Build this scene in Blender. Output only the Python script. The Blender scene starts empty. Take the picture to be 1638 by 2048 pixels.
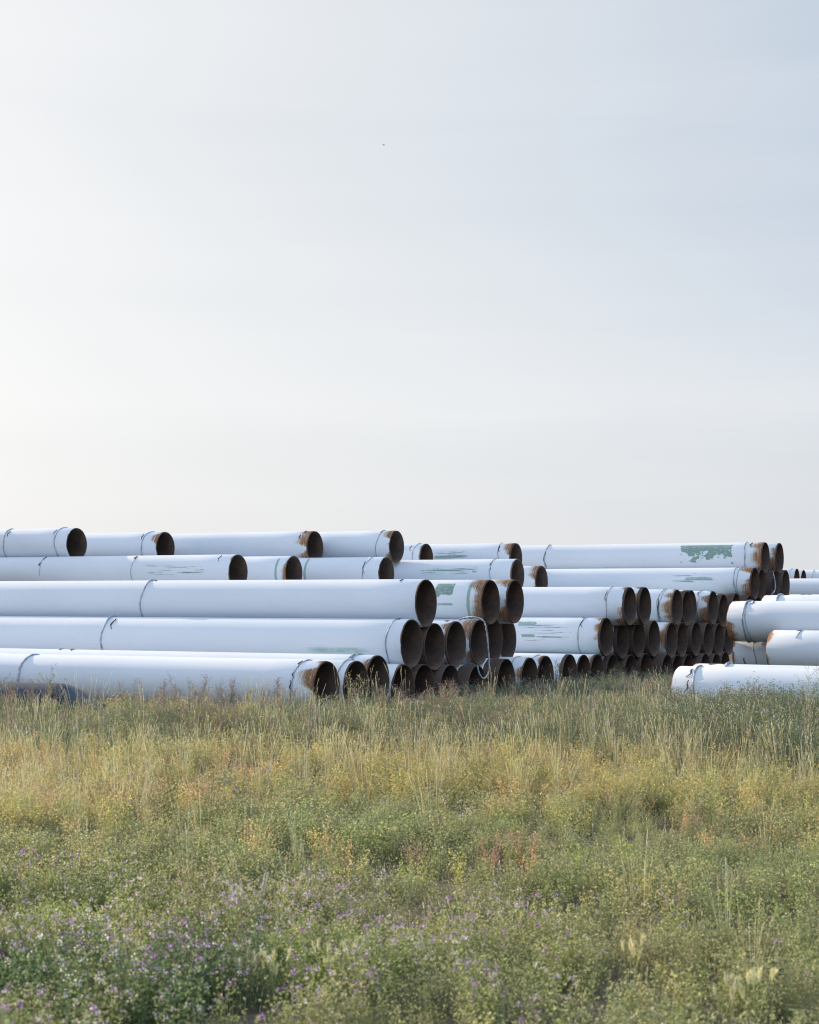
import bpy, math, random
import numpy as np
from math import sin, cos, tan, radians, pi, sqrt, atan2
from mathutils import Vector

# ------------------------------------------------------------------ scene, camera, sky, sun
S = bpy.context.scene
COL = S.collection
W, H, F = 1638.0, 2048.0, 3400.0          # photograph size and focal length in its pixels
HOR = 1190.0                              # the photograph's row of the horizon
HC = 2.35                                 # camera height
cam_d = bpy.data.cameras.new('camera')
cam_d.sensor_fit = 'HORIZONTAL'
cam_d.sensor_width = 24.0
cam_d.lens = F / W * 24.0
cam_d.shift_y = (HOR - H / 2) / W
cam_d.clip_end = 6000
cam_d.dof.use_dof = True
cam_d.dof.focus_distance = 33.0
cam_d.dof.aperture_fstop = 3.2
cam = bpy.data.objects.new('camera', cam_d)
cam.location = (0, 0, HC)
cam.rotation_euler = (radians(90), 0, 0)
COL.objects.link(cam)
S.camera = cam

SUN_AZ, SUN_EL = radians(-48), radians(20)     # azimuth from the view direction, to the left
world = bpy.data.worlds.new('World')
S.world = world
world.use_nodes = True
wn, wl = world.node_tree.nodes, world.node_tree.links
wn.clear()
wo = wn.new('ShaderNodeOutputWorld'); bg = wn.new('ShaderNodeBackground')
sky = wn.new('ShaderNodeTexSky'); sky.sky_type = 'NISHITA'; sky.sun_disc = False
sky.sun_elevation = SUN_EL; sky.sun_rotation = SUN_AZ
sky.air_density = 1.0; sky.dust_density = 3.0; sky.ozone_density = 1.5
# thin high cloud veil, white and bright towards the sun, bluer away from it, raised behind the camera to fill the shaded pipe sides (by direction in the sky)
tc = wn.new('ShaderNodeTexCoord')
mp = wn.new('ShaderNodeMapping'); mp.inputs['Scale'].default_value = (1.0, 1.0, 6.0)
mp.inputs['Rotation'].default_value = (0.0, 0.10, 0.3)
wl.new(tc.outputs['Generated'], mp.inputs['Vector'])
nz = wn.new('ShaderNodeTexNoise'); nz.inputs['Scale'].default_value = 1.5
nz.inputs['Detail'].default_value = 4.0; nz.inputs['Roughness'].default_value = 0.5
wl.new(mp.outputs['Vector'], nz.inputs['Vector'])
def wmath(op, a, b):
    n = wn.new('ShaderNodeMath'); n.operation = op
    for k, v in ((0, a), (1, b)):
        if isinstance(v, (int, float)): n.inputs[k].default_value = v
        else: wl.new(v, n.inputs[k])
    return n.outputs[0]
def wramp(v, stops):
    n = wn.new('ShaderNodeValToRGB'); e = n.color_ramp.elements
    n.color_ramp.interpolation = 'LINEAR'
    while len(e) < len(stops): e.new(0.5)
    for el, (p, c) in zip(e, stops): el.position = p; el.color = (c[0], c[1], c[2], 1)
    wl.new(v, n.inputs[0]); return n.outputs[0]
dot = wn.new('ShaderNodeVectorMath'); dot.operation = 'DOT_PRODUCT'
wl.new(tc.outputs['Generated'], dot.inputs[0])
dot.inputs[1].default_value = (sin(SUN_AZ) * cos(radians(12)), cos(SUN_AZ) * cos(radians(12)), sin(radians(12)))
ang = wmath('ADD', wmath('MULTIPLY', dot.outputs['Value'], 0.5), wmath('ADD', 0.5, wmath('MULTIPLY', wmath('SUBTRACT', nz.outputs['Fac'], 0.5), 0.07)))
VEIL = wramp(ang, [(0.0, (.56, .71, .95)), (0.40, (.52, .65, .86)), (0.64, (.27, .335, .43)), (0.75, (.315, .36, .42)), (0.83, (.40, .425, .455)), (0.88, (.445, .46, .475)), (0.93, (.50, .505, .51)), (1.0, (.8, .79, .77))])
sepz = wn.new('ShaderNodeSeparateXYZ'); wl.new(tc.outputs['Generated'], sepz.inputs[0])
# dull warm air low over the horizon
hz = wramp(sepz.outputs[2], [(0.0, (.9, .9, .9)), (0.06, (.6, .6, .6)), (0.16, (0, 0, 0))])
mh = wn.new('ShaderNodeMix'); mh.data_type = 'RGBA'
wl.new(hz, mh.inputs['Factor']); wl.new(VEIL, mh.inputs['A'])
lowc = wramp(ang, [(0.0, (.40, .50, .64)), (0.5, (.40, .46, .54)), (0.74, (.44, .445, .455)), (0.9, (.48, .488, .498)), (1.0, (.60, .595, .585))])
wl.new(lowc, mh.inputs['B'])
mp2 = wn.new('ShaderNodeMapping'); mp2.inputs['Scale'].default_value = (1.0, 1.0, 11.0)
mp2.inputs['Rotation'].default_value = (0.10, 0.16, 0.0)
wl.new(tc.outputs['Generated'], mp2.inputs['Vector'])
nz2 = wn.new('ShaderNodeTexNoise'); nz2.inputs['Scale'].default_value = 2.3
nz2.inputs['Detail'].default_value = 5.0; nz2.inputs['Roughness'].default_value = 0.55; nz2.inputs['Distortion'].default_value = 0.4
wl.new(mp2.outputs['Vector'], nz2.inputs['Vector'])
band = wramp(wmath('ADD', sepz.outputs[2], wmath('MULTIPLY', wmath('SUBTRACT', nz2.outputs['Fac'], 0.5), 0.05)), [(0.0, (.0,) * 3), (0.085, (.25,) * 3), (0.115, (.9,) * 3), (0.15, (.55,) * 3), (0.26, (.04,) * 3), (0.6, (.0,) * 3)])
cl = wmath('MULTIPLY', wramp(nz2.outputs['Fac'], [(0.36, (0,) * 3), (0.66, (1,) * 3)]), 0.30)
cl = wmath('ADD', wmath('MULTIPLY', cl, 0.45), wmath('MULTIPLY', band, 0.42))
mc = wn.new('ShaderNodeMix'); mc.data_type = 'RGBA'
wl.new(cl, mc.inputs['Factor']); wl.new(mh.outputs['Result'], mc.inputs['A']); mc.inputs['B'].default_value = (.54, .54, .545, 1)
mh = mc
sc_ = wn.new('ShaderNodeVectorMath'); sc_.operation = 'SCALE'; sc_.inputs['Scale'].default_value = 10.0
wl.new(mh.outputs['Result'], sc_.inputs[0])
mixs = wn.new('ShaderNodeMix'); mixs.data_type = 'RGBA'
mixs.inputs['Factor'].default_value = 0.94
wl.new(sky.outputs['Color'], mixs.inputs['A'])
wl.new(sc_.outputs[0], mixs.inputs['B'])
wl.new(mixs.outputs['Result'], bg.inputs['Color'])
bg.inputs['Strength'].default_value = 0.096
wl.new(bg.outputs['Background'], wo.inputs['Surface'])

sun_d = bpy.data.lights.new('sun', 'SUN')
sun_d.energy = 4.3; sun_d.angle = radians(0.6); sun_d.color = (1.0, 0.80, 0.58)
sun = bpy.data.objects.new('sun', sun_d)
sv = Vector((sin(SUN_AZ) * cos(SUN_EL), cos(SUN_AZ) * cos(SUN_EL), sin(SUN_EL)))
sun.rotation_euler = (-sv).to_track_quat('-Z', 'Y').to_euler()
sun.location = sv * 60
COL.objects.link(sun)

S.view_settings.view_transform = 'Standard'
S.view_settings.look = 'None'
S.view_settings.exposure = 0.88
S.view_settings.gamma = 1.0
S.cycles.filter_width = 1.1
S.cycles.max_bounces = 6
S.cycles.diffuse_bounces = 4
S.cycles.transmission_bounces = 4

R = 0.457                                  # pipe radius
AX = radians(27)                           # angle of the main stacks
AE = radians(33)                           # angle of the stack on the right

# ------------------------------------------------------------------ helpers
def tag(o, label=None, cat=None, group=None, kind=None):
    if label: o['label'] = label
    if cat: o['category'] = cat
    if group: o['group'] = group
    if kind: o['kind'] = kind
    return o

def obj(name, verts, faces, mat=None, parent=None, smooth=True, cols=None):
    me = bpy.data.meshes.new(name)
    verts = np.asarray(verts, dtype=np.float32).reshape(-1, 3)
    me.from_pydata([tuple(v) for v in verts.tolist()], [], [tuple(f) for f in faces])
    if smooth:
        me.polygons.foreach_set('use_smooth', [True] * len(me.polygons))
    if cols is not None:
        at = me.color_attributes.new('Col', 'FLOAT_COLOR', 'POINT')
        c = np.ones((len(verts), 4), dtype=np.float32); c[:, :3] = np.asarray(cols)
        at.data.foreach_set('color', c.ravel())
    if mat: me.materials.append(mat)
    me.update()
    o = bpy.data.objects.new(name, me)
    COL.objects.link(o)
    if parent: o.parent = parent
    return o

def empty(name, loc=(0, 0, 0), rz=0.0):
    o = bpy.data.objects.new(name, None)
    o.empty_display_size = 0.2
    o.location = loc; o.rotation_euler = (0, 0, rz)
    COL.objects.link(o)
    return o

class NT:
    """short hand for building shader trees"""
    def __init__(s, name):
        s.m = bpy.data.materials.new(name); s.m.use_nodes = True
        s.n = s.m.node_tree.nodes; s.l = s.m.node_tree.links; s.n.clear()
        s.out = s.n.new('ShaderNodeOutputMaterial')
    def put(s, sock, v):
        if isinstance(v, bpy.types.NodeSocket): s.l.new(v, sock)
        else: sock.default_value = v
    def math(s, op, a, b=0.0, clamp=False):
        n = s.n.new('ShaderNodeMath'); n.operation = op; n.use_clamp = clamp
        s.put(n.inputs[0], a); s.put(n.inputs[1], b); return n.outputs[0]
    def ramp(s, v, a, b, c=0.0, d=1.0):
        n = s.n.new('ShaderNodeMapRange'); n.interpolation_type = 'SMOOTHSTEP'
        s.put(n.inputs['Value'], v); s.put(n.inputs['From Min'], a); s.put(n.inputs['From Max'], b)
        s.put(n.inputs['To Min'], c); s.put(n.inputs['To Max'], d); return n.outputs['Result']
    def noise(s, vec, scale, detail=3.0, rough=0.55, stretch=None, off=None):
        if stretch or off:
            m = s.n.new('ShaderNodeMapping'); s.put(m.inputs['Vector'], vec)
            if stretch: m.inputs['Scale'].default_value = stretch
            if off: m.inputs['Location'].default_value = off
            vec = m.outputs['Vector']
        n = s.n.new('ShaderNodeTexNoise'); s.put(n.inputs['Vector'], vec)
        n.inputs['Scale'].default_value = scale; n.inputs['Detail'].default_value = detail
        n.inputs['Roughness'].default_value = rough
        return n.outputs['Fac']
    def mix(s, f, a, b):
        n = s.n.new('ShaderNodeMix'); n.data_type = 'RGBA'
        s.put(n.inputs['Factor'], f); s.put(n.inputs['A'], a); s.put(n.inputs['B'], b)
        return n.outputs['Result']
    def coords(s, which='Object'):
        t = s.n.new('ShaderNodeTexCoord'); return t.outputs[which]
    def sep(s, v):
        n = s.n.new('ShaderNodeSeparateXYZ'); s.put(n.inputs[0], v); return n.outputs
    def bsdf(s, col, rough=0.5, spec=0.5, bump=None, bstr=0.3, bdist=0.01):
        p = s.n.new('ShaderNodeBsdfPrincipled')
        s.put(p.inputs['Base Color'], col); s.put(p.inputs['Roughness'], rough)
        p.inputs['Specular IOR Level'].default_value = spec
        if bump is not None:
            b = s.n.new('ShaderNodeBump'); b.inputs['Strength'].default_value = bstr
            b.inputs['Distance'].default_value = bdist; s.put(b.inputs['Height'], bump)
            s.l.new(b.outputs[0], p.inputs['Normal'])
        return p.outputs[0]
    def done(s, sh):
        s.l.new(sh, s.out.inputs['Surface']); return s.m

def rgb(r, g, b): return (r, g, b, 1.0)

# ------------------------------------------------------------------ materials
def mat_steel():
    t = NT('rusty_steel'); c = t.coords()
    a = t.noise(c, 3.0, 5.0, 0.6); b = t.noise(c, 26.0, 4.0, 0.6)
    oi = t.n.new('ShaderNodeObjectInfo')
    col = t.mix(t.ramp(a, 0.35, 0.68), rgb(0.050, 0.037, 0.032), rgb(0.115, 0.07, 0.048))
    col = t.mix(t.ramp(b, 0.5, 0.75, 0, 0.55), col, rgb(0.16, 0.10, 0.062))
    col = t.mix(t.math('MULTIPLY', oi.outputs['Random'], 0.35), col, rgb(0.10, 0.085, 0.078))
    return t.done(t.bsdf(col, 0.82, 0.25, b, 0.25, 0.004))
STEEL = mat_steel()
def mat_rope():
    t = NT('weathered_rope'); c = t.coords()
    a = t.noise(c, 9.0, 3.0)
    col = t.mix(t.ramp(a, 0.35, 0.65), rgb(0.20, 0.24, 0.29), rgb(0.42, 0.46, 0.50))
    return t.done(t.bsdf(col, 0.8, 0.2))
ROPE = mat_rope()
def mat_tape():
    t = NT('black_tape'); c = t.coords()
    a = t.noise(c, 14.0, 3.0)
    col = t.mix(a, rgb(0.012, 0.016, 0.028), rgb(0.05, 0.06, 0.085))
    return t.done(t.bsdf(col, 0.5, 0.4))
TAPE = mat_tape()

def mat_coating(seed, rust, teal, patches):
    """chalky white pipe coating; rust = metres it creeps from the pipe end; patches = bare green primer"""
    t = NT('white_coating_paint'); c = t.coords(); xyz = t.sep(c)
    off = (seed * 3.71, seed * 1.37, seed * 2.13)
    big = t.noise(c, 0.9, 3.0, 0.5, (0.5, 1.5, 1.5), off)
    streak = t.noise(c, 5.0, 4.0, 0.6, (0.25, 4.0, 6.0), off)
    col = t.mix(t.ramp(big, 0.3, 0.7), rgb(0.60, 0.65, 0.71), rgb(0.64, 0.685, 0.745))
    col = t.mix(t.ramp(streak, 0.56, 0.8, 0, 0.30), col, rgb(0.56, 0.58, 0.60))
    speck = t.noise(c, 38.0, 2.0, 0.5, None, off)
    col = t.mix(t.ramp(speck, 0.70, 0.76, 0, 0.5), col, rgb(0.33, 0.34, 0.34))
    # chalk runs down the sides, long scuffs and dusty upper faces
    runs = t.noise(c, 1.0, 4.0, 0.65, (9.0, 0.8, 0.8), off)
    col = t.mix(t.ramp(runs, 0.55, 0.78, 0, 0.22), col, rgb(0.60, 0.60, 0.57))
    scuff = t.noise(c, 1.0, 5.0, 0.7, (0.7, 22.0, 30.0), off)
    sel = t.ramp(t.noise(c, 0.7, 1.0, 0.5, None, off), 0.52, 0.62)
    col = t.mix(t.math('MULTIPLY', t.ramp(scuff, 0.66, 0.70, 0, 0.55), sel), col, rgb(0.36, 0.38, 0.40))
    # green primer showing faintly through the thin paint low down
    if teal > 0:
        lo = t.ramp(xyz[2], 0.08, -0.30)
        tn = t.ramp(t.noise(c, 1.6, 3.0, 0.6, (0.5, 1, 1), off), 0.34, 0.66)
        col = t.mix(t.math('MULTIPLY', t.math('MULTIPLY', lo, tn), teal), col, rgb(0.36, 0.56, 0.52))
    # patches of bare green primer
    for (x0, x1, z0, z1, kind) in patches:
        cx, hx, cz, hz = (x0 + x1) / 2, abs(x1 - x0) / 2, (z0 + z1) / 2, abs(z1 - z0) / 2
        dx = t.math('DIVIDE', t.math('ABSOLUTE', t.math('SUBTRACT', xyz[0], cx)), hx)
        if kind == 'flake':            # straight upper edge, ragged below
            up = t.ramp(t.math('SUBTRACT', cz + hz, xyz[2]), 0.0, 0.004)
            n = t.noise(c, 4.2, 6.0, 0.62, (0.7, 1, 1), off)
            d = t.math('DIVIDE', t.math('SUBTRACT', cz + hz, xyz[2]), 2 * hz)
            v = t.math('ADD', t.math('MULTIPLY', d, 0.34), n)
            m = t.math('MULTIPLY', up, t.ramp(v, 0.735, 0.715, 0, 1))
            m = t.math('MULTIPLY', m, t.ramp(t.math('ADD', dx, t.math('MULTIPLY', n, 0.4)), 1.26, 1.22, 0, 1))
            gc = rgb(0.185, 0.285, 0.255)
        elif kind == 'streak':         # long thin scrapes
            dz = t.math('DIVIDE', t.math('ABSOLUTE', t.math('SUBTRACT', xyz[2], cz)), hz)
            n = t.noise(c, 1.0, 3.0, 0.6, (1.1, 26.0, 34.0), off)
            v = t.math('SUBTRACT', n, t.math('MULTIPLY', t.math('MAXIMUM', dx, dz), 0.12))
            m = t.math('MULTIPLY', t.ramp(v, 0.49, 0.515), t.ramp(t.math('MAXIMUM', dx, dz), 1.0, 0.9))
            gc = rgb(0.17, 0.28, 0.25)
        elif kind == 'solid':
            dz = t.math('DIVIDE', t.math('ABSOLUTE', t.math('SUBTRACT', xyz[2], cz)), hz)
            n = t.noise(c, 9.0, 5.0, 0.6, (0.6, 1.0, 1.0), off)
            v = t.math('ADD', t.math('MAXIMUM', dx, dz), t.math('MULTIPLY', n, 0.8))
            m = t.ramp(v, 1.32, 1.28)
            gc = rgb(0.24, 0.38, 0.35)
        else:                          # smear
            dz = t.math('DIVIDE', t.math('ABSOLUTE', t.math('SUBTRACT', xyz[2], cz)), hz)
            n = t.noise(c, 11.0, 5.0, 0.7, (0.4, 1.0, 1.6), off)
            m = t.math('MULTIPLY', t.ramp(dx, 1.1, 0.55), t.ramp(dz, 1.1, 0.3))
            m = t.math('MULTIPLY', m, t.ramp(n, 0.25, 0.7, 0.25, 0.95))
            gc = rgb(0.25, 0.42, 0.38)
        m = t.math('MULTIPLY', m, t.ramp(t.noise(c, 24.0, 3.0, 0.6, (0.5, 1, 1), off), 0.30, 0.44, 0.45, 1.0))
        side = t.ramp(xyz[1], 0.02, -0.02)
        col = t.mix(t.math('MULTIPLY', m, side), col, gc)
    # rust creeping back from the open end, running down in vertical drips
    d = t.math('MULTIPLY', xyz[0], -1.0)
    w = t.noise(c, 1.0, 2.5, 0.5, (0.0, 1.7, 1.7), off)
    fine = t.noise(c, 1.0, 5.0, 0.7, (46.0, 9.0, 9.0), off)
    fine2 = t.noise(c, 30.0, 4.0, 0.7, None, off)
    drips = t.noise(c, 1.0, 5.0, 0.7, (60.0, 3.0, 3.0), off)
    w = t.ramp(w, 0.36, 0.66, rust * 0.10, rust * 1.0)
    q = t.math('DIVIDE', t.math('ADD', d, t.math('MULTIPLY', t.math('ADD', fine, fine2), rust * 0.35)), w)
    m = t.math('MULTIPLY', t.ramp(q, 1.5 + 0.7 * ((seed * 0.61) % 1.0), 0.95), t.ramp(t.math('ADD', drips, t.math('MULTIPLY', q, -0.12)), 0.20, 0.36))
    hue = (seed * 0.37) % 1.0              # some ends rust dull brown, others bright orange
    rc = t.mix(t.ramp(fine2, 0.3, 0.7), rgb(0.15 + .06 * hue, 0.09 + .015 * hue, 0.06), rgb(0.28 + .16 * hue, 0.18 + .02 * hue, 0.10 - .03 * hue))
    rc = t.mix(t.ramp(drips, 0.50, 0.66, 0, 0.6), rc, rgb(0.10, 0.06, 0.045))
    rc = t.mix(t.ramp(q, 0.8, 1.9, 0, 0.85), rc, rgb(0.52, 0.39, 0.24))
    col = t.mix(m, col, rc)
    rgh = t.math('ADD', 0.50, t.math('MULTIPLY', m, 0.4))
    return t.done(t.bsdf(col, rgh, 0.28, streak, 0.05, 0.01))

# ------------------------------------------------------------------ pipes
GROUP = 'white coated steel pipes stacked in the field'
rnd = random.Random(11)

def face_from(px, ytop, q, a):
    k = (px - W / 2) / F
    Y = q / (k * sin(a) + cos(a))
    X = k * Y
    Z = HC + (HOR - ytop) * Y / F - R
    return X, Y, Z

def rope_mesh(r0, x0, rr, rng, wob=0.03, arc=(0, 2 * pi), sides=6, lean=0.0):
    n = 72; V = []; Fc = []
    a0, a1 = arc; full = abs(a1 - a0) > 6.2
    ph = rng.uniform(0, 6.28)
    cnt = n if full else n + 1
    for i in range(cnt):
        th = a0 + (a1 - a0) * i / n
        x = x0 + wob * sin(th * 2 + ph) + 0.4 * wob * sin(5 * th + ph * 2) + lean * cos(th)
        rad = r0 + rr * (0.75 + 0.25 * sin(th * 3 + ph))
        C = Vector((x, rad * sin(th), rad * cos(th)))
        er = Vector((0, sin(th), cos(th))); ex = Vector((1, 0, 0))
        for j in range(sides):
            b = 2 * pi * j / sides + i * 0.55
            s = rr * (1.0 + 0.28 * (j % 2))
            V.append(C + er * s * cos(b) + ex * s * sin(b))
    for i in range(cnt if full else cnt - 1):
        for j in range(sides):
            i2 = (i + 1) % cnt
            Fc.append((i * sides + j, i * sides + (j + 1) % sides, i2 * sides + (j + 1) % sides, i2 * sides + j))
    return V, Fc

def tape_mesh(r0, x0, th0, th1, wd, rng):
    n = 14; V = []; Fc = []
    for i in range(n + 1):
        f = i / n; th = th0 + (th1 - th0) * f
        w = wd * (0.25 + 0.75 * sin(pi * min(max(f, 0.06), 0.94))) * rng.uniform(0.65, 1.2)
        cx = x0 + 0.02 * sin(f * 7) + 0.05 * f * f
        for dx, dr in ((-w, 0.003), (-w * 0.3, 0.012), (w * 0.4, 0.011), (w, 0.003)):
            V.append(Vector((cx + dx, (r0 + dr) * sin(th), (r0 + dr) * cos(th))))
    for i in range(n):
        for j in range(3):
            Fc.append((i * 4 + j, i * 4 + j + 1, i * 4 + 5 + j, i * 4 + 4 + j))
    return V, Fc

def tube_wall(ro, ri, L, seg=88, far_open=True):
    V = []; Fc = []
    b = 0.004
    prof = [(-L, ro), (-L / 2, ro), (-0.25, ro), (-b, ro), (0.0, ro - b), (0.0, ri + b), (-b, ri), (-0.25, ri), (-1.2, ri), (-L / 2, ri), (-L, ri)]
    n = len(prof)
    for (x, r) in prof:
        for i in range(seg):
            t = 2 * pi * i / seg
            V.append((x, r * sin(t), r * cos(t)))
    for k in range(n):
        k2 = (k + 1) % n
        for i in range(seg):
            i2 = (i + 1) % seg
            Fc.append((k * seg + i, k * seg + i2, k2 * seg + i2, k2 * seg + i))
    return V, Fc
WALLS = {}
def wall_object(L, parent):
    if L not in WALLS:
        V, Fc = tube_wall(R - 0.006, R - 0.024, L)
        o = obj('steel_wall', V, Fc, STEEL, parent)
        for p in o.data.polygons:                     # keep the thin rim crisp
            if abs(p.normal.x) > 0.5: p.use_smooth = False
        WALLS[L] = o.data
        return o
    o = bpy.data.objects.new('steel_wall', WALLS[L]); COL.objects.link(o); o.parent = parent
    return o

def coat_object(L, cut, rng, mat, parent):
    seg = 96; V = []; Fc = []
    ph = [rng.uniform(0, 6.28) for _ in range(3)]
    xs = [-L + 0.12, -L * 0.6, -L * 0.3, -3.0, -1.0, None, None]
    for k, x in enumerate(xs):
        for i in range(seg):
            t = 2 * pi * i / seg
            if x is None:
                e = -cut - (0.006 * sin(t * 3 + ph[0]) + 0.004 * sin(11 * t + ph[1]) + rng.uniform(-0.0025, 0.0025))
                xx = e - (0.012 if k == 5 else 0.0); r = R if k == 5 else R - 0.0045
            else: xx, r = x, R
            V.append((xx, r * sin(t), r * cos(t)))
    for k in range(len(xs) - 1):
        for i in range(seg):
            i2 = (i + 1) % seg
            Fc.append((k * seg + i, k * seg + i2, (k + 1) * seg + i2, (k + 1) * seg + i))
    return obj('white_coating', V, Fc, mat, parent)

def local_from_pixel(P, px, py):
    """point (x, z) on the camera side of pipe P that shows at a pixel of the photograph"""
    X0, Y0, Z0, a = P
    t, z = 0.0, 0.0
    for _ in range(30):
        zc = max(-R * 0.98, min(R * 0.98, z))
        yl = -sqrt(R * R - zc * zc)
        # world = P + t*d + yl*p ; d=(cos a,-sin a), p=(sin a, cos a)
        k = (px - W / 2) / F
        # (X0 + t cos a + yl sin a) = k (Y0 - t sin a + yl cos a)
        t = (k * (Y0 + yl * cos(a)) - X0 - yl * sin(a)) / (cos(a) + k * sin(a))
        Y = Y0 - t * sin(a) + yl * cos(a)
        z = HC + (HOR - py) * Y / F - Z0
    return t, z

PIPE_POS = []
count = [0]
def pipe(px, ytop, q, label, a=AX, rust=0.12, cut=0.03, teal=0.3, ropes=(), tapes=(), patches=(), L=16.0, left=False, rings=()):
    """px, ytop: middle and top of the pipe's visible end in the photograph; q: its place across the stack"""
    i = count[0]; count[0] += 1
    rng = random.Random(100 + i)
    X, Y, Z = face_from(px, ytop, q, a)
    root = empty('steel_pipe', (X, Y, Z), (pi - a) if left else -a)
    tag(root, label, 'pipe', GROUP)
    P = (X, Y, Z, a)
    PIPE_POS.append((px, q, Z, X * cos(a) - Y * sin(a), a, left, L))
    pts = []
    for (x0, y0, x1, y1, kind) in patches:
        t0, z0 = local_from_pixel(P, x0, y0); t1, z1 = local_from_pixel(P, x1, y1)
        t0b, _ = local_from_pixel(P, x0, y1)
        pts.append(((t0 + t0b) / 2, t1, z1, z0, kind))
    for rx in rings:
        t0, z0 = local_from_pixel(P, rx, ytop + 0.5 * F * 2 * R / Y)
        pts.append((t0 - 0.04, t0 + 0.04, -R, R, 'solid'))
    wall_object(L, root)
    coat_object(L, cut, rng, mat_coating(i + 1, rust, teal, pts), root)
    for rx in ropes:
        extra = {}
        if isinstance(rx, tuple): rx, extra = rx
        if left:
            t0, _ = local_from_pixel(P, rx, ytop + 0.5 * F * 2 * R / Y); t0 = -t0
            th_side = 1
        else:
            t0, _ = local_from_pixel(P, rx, ytop + 0.5 * F * 2 * R / Y); th_side = -1
        V, Fc = rope_mesh(R + 0.002, t0, 0.78 * extra.get('r', 0.0125), rng, extra.get('wob', 0.022), extra.get('arc', (0, 2 * pi)), lean=extra.get('lean', rng.uniform(-0.03, 0.05)))
        obj('rope_band', V, Fc, ROPE, root)
    for tp in tapes:                          # (px, start angle, end angle, half width), angles from the top towards the camera
        t0, _ = local_from_pixel(P, tp[0], ytop + 0.3 * F * 2 * R / Y)
        sg = -1
        if left: t0 = -t0; sg = 1
        V, Fc = tape_mesh(R + 0.002, t0, sg * radians(tp[1]), sg * radians(tp[2]), tp[3], rng)
        obj('tape_strip', V, Fc, TAPE, root)
    return root

ARC = lambda a, b: (-radians(b), -radians(a))

# -- front stack, bottom row (left to right)
pipe(654, 1321.8, 24.950, 'nearest white pipe on the left, black taped rope band near its weedy mouth', rust=0.30, cut=0.02, teal=0.0,
     ropes=[585, (36, {'r': 0.02})], tapes=[(584, 8, 40, .018), (583, 48, 66, .014), (582, 72, 96, .016), (581, 100, 124, .014), (34, 30, 75, .012)])
pipe(714, 1321.0, 25.900, 'bottom row pipe whose mouth is half behind tall weeds, second from the left', rust=0.14, cut=0.03, ropes=[(669, {'r': 0.024, 'wob': .005})], teal=0)
pipe(756, 1310.0, 26.850, 'bottom row pipe raised slightly above its neighbours, twin rope bands on top', rust=0.16, cut=0.03, ropes=[(684, {'r': .024, 'wob': .005}), (690, {'r': 0.018, 'wob': .01})], teal=0,
     tapes=[(92, -14, 12, .05), (117, -6, 18, .04)])
pipe(808, 1327.9, 27.791, 'bottom row pipe directly under the large front mouth of the middle row, white top showing', rust=0.12, cut=0.03, teal=0)
pipe(849, 1327.7, 28.735, 'bottom row pipe with black mouth, second of three closely set mouths under the middle row', rust=0.2, cut=0.16, teal=0)
pipe(901, 1328.5, 29.711, 'bottom row pipe with long bare steel end, third of three closely set black mouths', rust=0.2, cut=0.3, teal=0)
pipe(955, 1330.0, 30.650, 'bottom row pipe whose dark mouth sits behind the dangling rope loop', rust=0.2, cut=0.3, teal=0)
pipe(1013, 1316.9, 31.591, 'bottom row pipe with a wide brown bare steel collar, right of the dangling rope', rust=0.1, cut=0.36, teal=0.6, rings=(975,))
pipe(1060, 1314.6, 32.545, 'bottom row pipe with a rusty rim and dry stems across its mouth', rust=0.26, cut=0.03, ropes=[1020], teal=0.3)
pipe(1092, 1311.0, 33.500, 'bottom row pipe left of the dark bushy weed', rust=0.1, cut=0.03, ropes=[1058], teal=0.2)
pipe(1140, 1308.0, 35.250, 'bottom row pipe just right of the dark bushy weed, brown rim', rust=0.14, cut=0.08, teal=0.2)
pipe(1168, 1309.0, 36.196, 'bottom row pipe second to the right of the dark bushy weed', rust=0.1, cut=0.03, teal=0.2)
pipe(1195, 1308.1, 37.121, 'bottom row pipe under the left rim of the wide rusty collared mouth', rust=0.12, cut=0.04, teal=0.2)
pipe(1226, 1308.2, 38.062, 'bottom row pipe under the right rim of the wide rusty collared mouth', rust=0.12, cut=0.14, teal=0.2)
pipe(1262, 1308.8, 39.018, 'bottom row pipe with bare brown end under the second mouth of the right middle row', rust=0.2, cut=0.45, teal=0)
pipe(1292, 1305.9, 39.953, 'bottom row pipe under the third and fourth mouths of the right middle row', rust=0.2, cut=0.40, teal=0)
pipe(1335, 1307.8, 40.884, 'bottom row pipe with teal stained side and brown collar left of the white fallen pipe', rust=0.2, cut=0.40, teal=1.0)
pipe(1355, 1309.0, 41.830, 'bottom row pipe, small dark mouth above the tip of the white fallen pipe', rust=0.2, cut=0.3, teal=0)
pipe(1377, 1308.0, 42.770, 'bottom row pipe mostly hidden behind the weeds above the white fallen pipe', rust=0.2, cut=0.3, teal=0)
pipe(1411, 1305.9, 43.698, 'bottom row pipe, third mouth from the right above the white fallen pipe', rust=0.2, cut=0.3, teal=0)
pipe(1433, 1306.3, 44.624, 'bottom row pipe, second mouth from the right above the white fallen pipe', rust=0.2, cut=0.3, teal=0)
pipe(1451, 1302.6, 45.589, 'bottom row pipe, last mouth on the right before the white cross stack', rust=0.2, cut=0.3, teal=0)

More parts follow.
